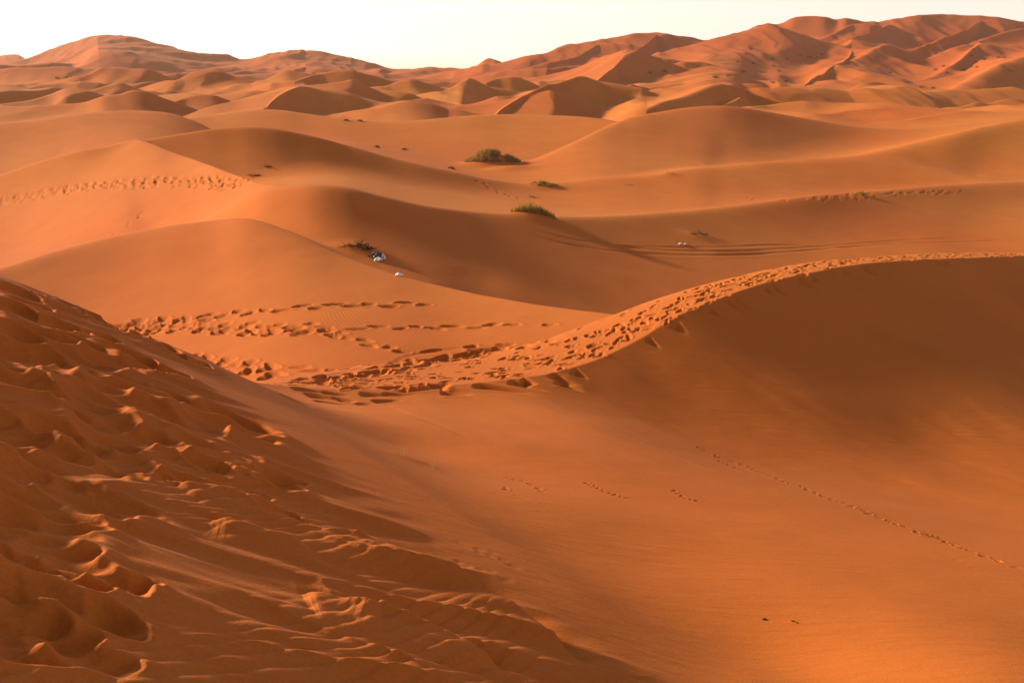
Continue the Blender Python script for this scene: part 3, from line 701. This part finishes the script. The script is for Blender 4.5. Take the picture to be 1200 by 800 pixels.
def blades_mesh(name, roots, h, w, lean, seed):
    """many separate curved grass blades, each a tapering strip"""
    r = np.random.default_rng(seed); V = []; Fc = []
    for (x, y, z, k) in roots:
        az = r.uniform(0, 2 * math.pi); hh = h * k * r.uniform(.55, 1.15); ww = w * r.uniform(.7, 1.2)
        ln = lean * hh * r.uniform(.2, 1.2); la = r.uniform(0, 2 * math.pi)
        dx, dy = math.cos(az) * ww / 2, math.sin(az) * ww / 2
        b = len(V)
        for i, (q, tw) in enumerate(((0, 1.), (.45, .85), (.8, .5))):
            ox, oy = math.cos(la) * ln * q * q, math.sin(la) * ln * q * q
            zz = z - .04 + hh * (q - .22 * (ln / max(hh, .01)) * q * q)
            V += [(x + ox - dx * tw, y + oy - dy * tw, zz), (x + ox + dx * tw, y + oy + dy * tw, zz)]
        V.append((x + math.cos(la) * ln, y + math.sin(la) * ln, z - .04 + hh * (1 - .22 * ln / max(hh, .01))))
        Fc += [(b, b + 1, b + 3, b + 2), (b + 2, b + 3, b + 5, b + 4), (b + 4, b + 5, b + 6)]
    me = bpy.data.meshes.new(name); me.from_pydata(V, [], Fc); me.update()
    return me

def empty(name, loc):
    o = bpy.data.objects.new(name, None); bpy.context.scene.collection.objects.link(o); o.location = loc; o.empty_display_size = .3
    return o

def tuft(name, label, cat, u, v, wid, dep, h, n, mat, dry=0, lean=.5, bw=.03, seed=1, gaps=0., group=None):
    """a tussock: an Empty with its green blades and, if any, its dry stems"""
    c = hit(u, v)[0]; root = empty(name, (c[0], c[1], zat(c[0], c[1]))); tag(root, label, cat, group)
    r = np.random.default_rng(seed)
    def roots(n):
        out = []
        while len(out) < n:
            a = r.uniform(0, 2 * math.pi); q = math.sqrt(r.random())
            x, y = math.cos(a) * q * wid / 2, math.sin(a) * q * dep / 2
            if gaps and vnoise(np.array([x * 1.9 / max(wid, .5) * 3 + seed]), np.array([y * 1.9 / max(dep, .5) * 2.2]), seed)[0] < gaps - .5 + .25 * q: continue
            out.append((x, y, zat(c[0] + x, c[1] + y) - root.location[2], (1 - .55 * q ** 2)))
        return out
    link('grass_blades', blades_mesh('grass_blades', roots(n), h, bw, lean, seed), mat, root)
    if dry: link('dry_stems', blades_mesh('dry_stems', roots(dry), h * 1.25, bw * .8, lean * .6, seed + 50), STRAW, root)
    return root

def bush_mesh(name, rad, h, n, seed):
    """a dome of small leaves on a few stems"""
    r = np.random.default_rng(seed); V = []; Fc = []
    for i in range(n):
        a = r.uniform(0, 2 * math.pi); e = math.asin(r.random()); q = r.uniform(.45, 1.05) * (1 + .25 * math.sin(3 * a + seed))
        p = np.array([math.cos(a) * math.cos(e) * rad * q, math.sin(a) * math.cos(e) * rad * q, math.sin(e) * h * q])
        t1 = r.normal(size=3); t1 /= np.linalg.norm(t1); t2 = np.cross(t1, r.normal(size=3)); t2 /= np.linalg.norm(t2)
        s_ = rad * r.uniform(.10, .26); b = len(V)
        V += [tuple(p - t1 * s_), tuple(p + t2 * s_ * .5), tuple(p + t1 * s_), tuple(p - t2 * s_ * .5)]; Fc.append((b, b + 1, b + 2, b + 3))
    for i in range(7):
        a = r.uniform(0, 2 * math.pi); b = len(V); x, y = math.cos(a) * rad * .6, math.sin(a) * rad * .6; w_ = rad * .03
        V += [(-w_, 0, -.1 * h), (w_, 0, -.1 * h), (x + w_, y, h * .7), (x - w_, y, h * .7)]; Fc.append((b, b + 1, b + 2, b + 3))
    me = bpy.data.meshes.new(name); me.from_pydata(V, [], Fc); me.update(); return me

def twig_mesh(name, n, L, thick, seed, flat=.5):
    """a dead shrub: forked, bent twigs with real thickness"""
    r = np.random.default_rng(seed); V = []; Fc = []
    def stick(a, b, t0, t1):
        d = b - a; d = d / (np.linalg.norm(d) + 1e-9); p = np.cross(d, (0.3, .2, 1.)); p /= np.linalg.norm(p) + 1e-9; q = np.cross(d, p); k = len(V)
        for (c, t) in ((a, t0), (b, t1)):
            for j in range(3):
                an = j * 2.094; V.append(tuple(c + (p * math.cos(an) + q * math.sin(an)) * t))
        for j in range(3): Fc.append((k + j, k + (j + 1) % 3, k + 3 + (j + 1) % 3, k + 3 + j))
    for i in range(n):
        az = r.uniform(0, 2 * math.pi); el = r.uniform(.05, 1.) * (1.2 - flat)
        a = np.array([r.normal(0, L * .15), r.normal(0, L * .15), -.03]); d = np.array([math.cos(az) * math.cos(el), math.sin(az) * math.cos(el), math.sin(el)])
        l = L * r.uniform(.4, 1.); b = a + d * l * .55; c = b + (d + r.normal(0, .4, 3)) * l * .45; e = b + (d + r.normal(0, .6, 3)) * l * .3
        stick(a, b, thick, thick * .7); stick(b, c, thick * .7, thick * .3); stick(b, e, thick * .5, thick * .2)
    me = bpy.data.meshes.new(name); me.from_pydata(V, [], Fc); me.update(); return me

def place(name, me, mat, label, cat, u, v, rot=0., group=None, sink=0.):
    c = hit(u, v)[0]
    o = link(name, me, None); 
    if not me.materials: me.materials.append(mat)
    o.location = (c[0], c[1], zat(c[0], c[1]) - sink); o.rotation_euler = (0, 0, rot)
    return tag(o, label, cat, group)

tuft('grass_tussock', 'largest olive grass tussock, covering a sand hump in the hollow behind the dunes', 'grass tussock', 577, 195, 6.8, 3.8, .75, 4200, OLIVE, 500, lean=.8, bw=.06, seed=3, gaps=.06)
tuft('grass_tussock', 'low brown tussock with bare gaps, between the largest tussock and the crest one', 'grass tussock', 638, 219, 3.0, 1.8, .42, 520, OLIVE, 120, lean=.8, bw=.05, seed=5, gaps=.35)
tuft('grass_tussock', 'small straw-coloured tuft just below the low brown tussock', 'grass tussock', 624, 231, 1.3, 1.0, .30, 110, STRAW, 30, lean=.8, bw=.04, seed=6, gaps=.4)
tuft('grass_tussock', 'yellow-green feathery tussock growing right on the rounded dune crest', 'grass tussock', 625, 254.5, 2.9, .9, .6, 1100, GREEN, 160, lean=.55, bw=.028, seed=8)
tuft('grass_tuft', 'tiny tuft on a dune crest line, the higher of two near each other', 'grass tuft', 785, 204.5, 1.3, .8, .20, 90, STRAW, 20, seed=11, bw=.04)
tuft('grass_tuft', 'tiny brown tuft on the dune slope, the lower of two near each other', 'grass tuft', 736, 217, 1.0, .7, .22, 60, OLIVE, 20, seed=12, bw=.04)
tuft('grass_tuft', 'small bright green tuft on the trampled crest of the steep dune', 'grass tuft', 1086, 299.5, .62, .4, .17, 130, GREEN, 20, seed=13, bw=.014, lean=.6)
place('low_bush', bush_mesh('low_bush', .5, .36, 110, 21), GREEN, 'small dark green bush alone near the crest of the right-hand dune', 'bush', 1008, 228, .4)
# wisps half buried on the near slope
w0 = tuft('dry_grass', 'thin pale wisps of dry grass half buried along a ridge of the near slope', 'dry grass', 478, 538, .62, .10, .10, 60, STRAW, 14, lean=.9, bw=.005, seed=15)
w0.rotation_euler = (0, 0, -.9)
tuft('dry_grass', 'lone tall pale grass stalk beside the half buried wisps', 'dry grass', 507, 550, .10, .06, .22, 7, STRAW, 3, lean=.25, bw=.006, seed=16)
place('dead_shrub', twig_mesh('dead_shrub', 46, .8, .016, 31, .95), TWIG, 'flattened dead brown shrub on the dark dune face, upslope of the litter', 'dead shrub', 417, 291)
place('dead_shrub', twig_mesh('dead_shrub', 30, .55, .022, 32, .5), SCRUB, 'dark dead shrub right next to the black and white litter', 'dead shrub', 428, 295)
place('dead_shrub', twig_mesh('dead_shrub', 22, .7, .016, 33, .2), TWIG, 'thin upright twiggy plant on the long dune above the tyre tracks', 'dead shrub', 823, 276)
place('dead_shrub', twig_mesh('dead_shrub', 16, .5, .016, 34, .7), TWIG, 'flat dry sprig left of the twiggy plant above the tyre tracks', 'dead shrub', 812, 276)
place('dead_shrub', twig_mesh('dead_shrub', 12, .16, .006, 35, .7), TWIG, 'little dry twigs caught on the narrow trail across the near bowl', 'dead shrub', 1093, 630)
place('dead_shrub', twig_mesh('dead_shrub', 20, .8, .03, 36, .7), TWIG, 'dead brush low on the shaded face of the left dune, the lower of two', 'dead shrub', 299, 206)
place('dead_shrub', twig_mesh('dead_shrub', 12, .6, .03, 37, .7), TWIG, 'dead brush on the shaded face of the left dune, the upper of two', 'dead shrub', 314, 195)
sb = bush_mesh('scrub_bush', .5, .32, 60, 41)
for (u, v, lab) in [(406, 142, 'dark dot of scrub on the rounded middle crest, left one of a pair'), (422, 142.4, 'dark dot of scrub on the rounded middle crest, right one of a pair'),
                    (474, 176, 'small scrub bush low on the broad slope left of the largest tussock'), (442, 173, 'faint scrub bush on the broad slope, left of its darker neighbour'), (529, 198, 'tiny scrub bush just left of the largest tussock')]:
    place('scrub_bush', sb, SCRUB, lab, 'bush', u, v, rng.uniform(0, 6))
fb = [bush_mesh('scrub_bush', 1.25, .9, 60, 50 + k) for k in range(3)]
for k, (u, v) in enumerate([(779,84),(761,86),(839,92),(854,90),(883,75),(870,85),(907,77.6),(922,70),(938,65),(947,67.4),(963,64.4),(905,70),(880,58),(874,64),(913,84),(906,97.6),(920,96),(950,68),(864,73)]):
    place('scrub_bush', fb[k % 3], SCRUB, 'dark scrub bush, one of those dotted over the steep faces of the big far dunes', 'bush', u, v, k * 1.3, 'scrub on the big far dunes')
for k, (u, v) in enumerate([(1043,85.6),(1096,82.4),(1106,78),(1129,82.6),(1145,79.4),(1154,70.6),(1177,68.4),(1080,103),(1093,104),(1170,68),(1183,84),(1138,66),(1110,86)]):
    place('scrub_bush', fb[k % 3], SCRUB, 'dark scrub bush, one of those scattered over the long slope at the far right', 'bush', u, v, k * 1.7, 'scrub on the far right slope')
for (u, v, lab) in [(67, 92.5, 'far scrub clump below the left hill, left one of a pair'), (78, 92.5, 'far scrub clump below the left hill, right one of a pair')]:
    place('scrub_bush', fb[0], SCRUB, lab, 'bush', u, v, u)

# litter
def bag_mesh(name, sx, sy, sz, seed):
    """a crumpled plastic bag: knotted neck, sagging creased body"""
    r = np.random.default_rng(seed); nu_, nv_ = 26, 14; V = []
    off = r.uniform(0, 50)
    for j in range(nv_ + 1):
        q = j / nv_; th = q * math.pi
        for i in range(nu_):
            a = i / nu_ * 2 * math.pi
            rad = math.sin(th) ** .8 * (1 - .55 * sstep(.62, .85, np.array(q)))
            rad *= 1 + .16 * math.sin(5 * a + 3 * q + off) + .12 * math.sin(9 * a - 7 * q + off) + .3 * float(vnoise(np.array([a * 1.2 + off]), np.array([q * 4.]), seed)[0])
            zz = (1 - math.cos(th)) * .5
            zz = zz ** 1.5 * (1 + .25 * math.sin(3 * a + off))
            V.append((rad * math.cos(a) * sx, rad * math.sin(a) * sy, zz * sz + .04 * sz * math.sin(7 * a + 9 * q)))
    Fc = [(j * nu_ + i, j * nu_ + (i + 1) % nu_, (j + 1) * nu_ + (i + 1) % nu_, (j + 1) * nu_ + i) for j in range(nv_) for i in range(nu_)]
    me = bpy.data.meshes.new(name); me.from_pydata(V, [], Fc); me.update(); return me
def plastic(name, col, rough):
    m, nt, b = new_mat(name); n = nt.nodes.new('ShaderNodeTexNoise'); n.inputs['Scale'].default_value = 9
    rp = nt.nodes.new('ShaderNodeValToRGB'); rp.color_ramp.elements[0].color = (*[c * .75 for c in col], 1); rp.color_ramp.elements[1].color = (*col, 1)
    nt.links.new(n.outputs['Fac'], rp.inputs['Fac']); nt.links.new(rp.outputs['Color'], b.inputs['Base Color']); b.inputs['Roughness'].default_value = rough
    return m
WHITE = plastic('white_plastic', (.8, .8, .82), .4); BLACK = plastic('black_plastic', (.02, .02, .024), .35); PINK = plastic('pale_plastic', (.62, .42, .36), .45)
place('plastic_bag', bag_mesh('plastic_bag', .30, .22, .26, 1), BLACK, 'black rubbish bag lying between white bags on the dark dune face', 'litter', 441, 303, .5, sink=.03)
place('plastic_bag', bag_mesh('plastic_bag', .20, .15, .16, 2), WHITE, 'crumpled white plastic bag in front of the black rubbish bag', 'litter', 443.5, 305.5, 1.2, sink=.02)
place('plastic_bag', bag_mesh('plastic_bag', .13, .10, .22, 3), WHITE, 'small upright white bag on the right of the black rubbish bag', 'litter', 449, 304, 2.2, sink=.02)
place('plastic_bag', bag_mesh('plastic_bag', .12, .10, .12, 4), WHITE, 'small white scrap at the top left of the black rubbish bag', 'litter', 437.5, 300.5, .1, sink=.02)
place('plastic_bag', bag_mesh('plastic_bag', .15, .12, .13, 5), WHITE, 'lone white plastic bag at the foot of the dark dune face', 'litter', 467, 323, .9, sink=.02)
place('plastic_bag', bag_mesh('plastic_bag', .19, .14, .14, 6), PINK, 'pale pinkish scrap above the tyre tracks, left one of two', 'litter', 798, 287, .4, sink=.02)
place('plastic_bag', bag_mesh('plastic_bag', .17, .12, .13, 7), PINK, 'pale scrap above the tyre tracks, right one of two', 'litter', 803.5, 287, 1.4, sink=.02)
def pebble_mesh(name, r_, seed):
    me = bpy.data.meshes.new(name); bm = bmesh.new(); bmesh.ops.create_icosphere(bm, subdivisions=3, radius=r_)
    r = np.random.default_rng(seed); o = r.uniform(0, 9, 3)
    for v_ in bm.verts:
        k = 1 + .25 * math.sin(v_.co.x / r_ * 2 + o[0]) * math.cos(v_.co.y / r_ * 2.3 + o[1]) + .12 * math.sin(v_.co.z / r_ * 5 + o[2])
        v_.co *= k; v_.co.z *= .6
    bm.to_mesh(me); bm.free(); return me
STONE = plastic('dark_stone', (.12, .05, .02), 1.)
STONE.node_tree.nodes['Principled BSDF'].inputs['Specular IOR Level'].default_value = 0
place('pebble', pebble_mesh('pebble', .028, 1), STONE, 'small dark pebble alone on the bright bowl floor', 'pebble', 896, 725, sink=.005)
place('pebble', pebble_mesh('pebble', .022, 2), STONE, 'tiny dark pebble on the bowl floor, left one of a close pair', 'pebble', 929, 727, sink=.005)
place('pebble', pebble_mesh('pebble', .020, 3), STONE, 'tiny dark pebble on the bowl floor, right one of a close pair', 'pebble', 934.5, 729, sink=.005)

# ------------------------------------------------------------------ the air
def haze():
    me = bpy.data.meshes.new('haze'); bm = bmesh.new(); bmesh.ops.create_cube(bm, size=1)
    zt = float(GZ.max()) + 12; zb = float(GZ.min()) - 1.5
    for v in bm.verts: v.co = Vector((v.co.x * 42000, v.co.y * 26000, zb if v.co.z < 0 else zt))
    bm.to_mesh(me); bm.free()
    m = bpy.data.materials.new('haze'); m.use_nodes = True; nt = m.node_tree; nt.nodes.clear()
    out = nt.nodes.new('ShaderNodeOutputMaterial'); vol = nt.nodes.new('ShaderNodeVolumePrincipled')
    vol.inputs['Color'].default_value = (.96, .86, .76, 1); vol.inputs['Density'].default_value = .00010; vol.inputs['Anisotropy'].default_value = .3
    nt.links.new(vol.outputs['Volume'], out.inputs['Volume'])
    o = link('haze', me, m); o['kind'] = 'stuff'
haze()

# ------------------------------------------------------------------ sky, sun, camera
sc = bpy.context.scene
w = bpy.data.worlds.new('World'); sc.world = w; w.use_nodes = True
nt = w.node_tree; bg = nt.nodes['Background']
sky = nt.nodes.new('ShaderNodeTexSky'); sky.sky_type = 'NISHITA'; sky.sun_disc = False
sky.sun_elevation = SUN_EL; sky.sun_rotation = SUN_AZ
sky.air_density = .7; sky.dust_density = .4; sky.ozone_density = 1.0; sky.altitude = 1000
tint = nt.nodes.new('ShaderNodeMix'); tint.data_type = 'RGBA'; tint.blend_type = 'MULTIPLY'; tint.inputs['Factor'].default_value = 1
tint.inputs[7].default_value = (1.0, .845, .73, 1)
hs = nt.nodes.new('ShaderNodeHueSaturation'); hs.inputs['Saturation'].default_value = .25
gm = nt.nodes.new('ShaderNodeGamma'); gm.inputs['Gamma'].default_value = 1.0
nt.links.new(sky.outputs['Color'], hs.inputs['Color']); nt.links.new(hs.outputs['Color'], gm.inputs['Color']); nt.links.new(gm.outputs['Color'], tint.inputs[6]); nt.links.new(tint.outputs[2], bg.inputs['Color'])
bg.inputs['Strength'].default_value = .102
sl = bpy.data.lights.new('Sun', 'SUN'); sl.energy = 5.0; sl.angle = R(4); sl.color = (1, .765, .51)
so = bpy.data.objects.new('Sun', sl); sc.collection.objects.link(so)
sd = Vector((math.sin(SUN_AZ) * math.cos(SUN_EL), math.cos(SUN_AZ) * math.cos(SUN_EL), math.sin(SUN_EL)))
so.rotation_euler = sd.to_track_quat('Z', 'Y').to_euler()
so.location = (0, 0, 50)
cam = bpy.data.cameras.new('Camera'); co = bpy.data.objects.new('Camera', cam); sc.collection.objects.link(co)
cam.sensor_width = 36; cam.lens = 36 * F / 1200; cam.clip_start = .1; cam.clip_end = 20000
co.location = (0, 0, 0); co.rotation_euler = (math.pi / 2 - PITCH, 0, 0)
sc.camera = co
sc.view_settings.view_transform = 'Standard'; sc.view_settings.look = 'None'; sc.view_settings.exposure = 1.02; sc.view_settings.gamma = 1
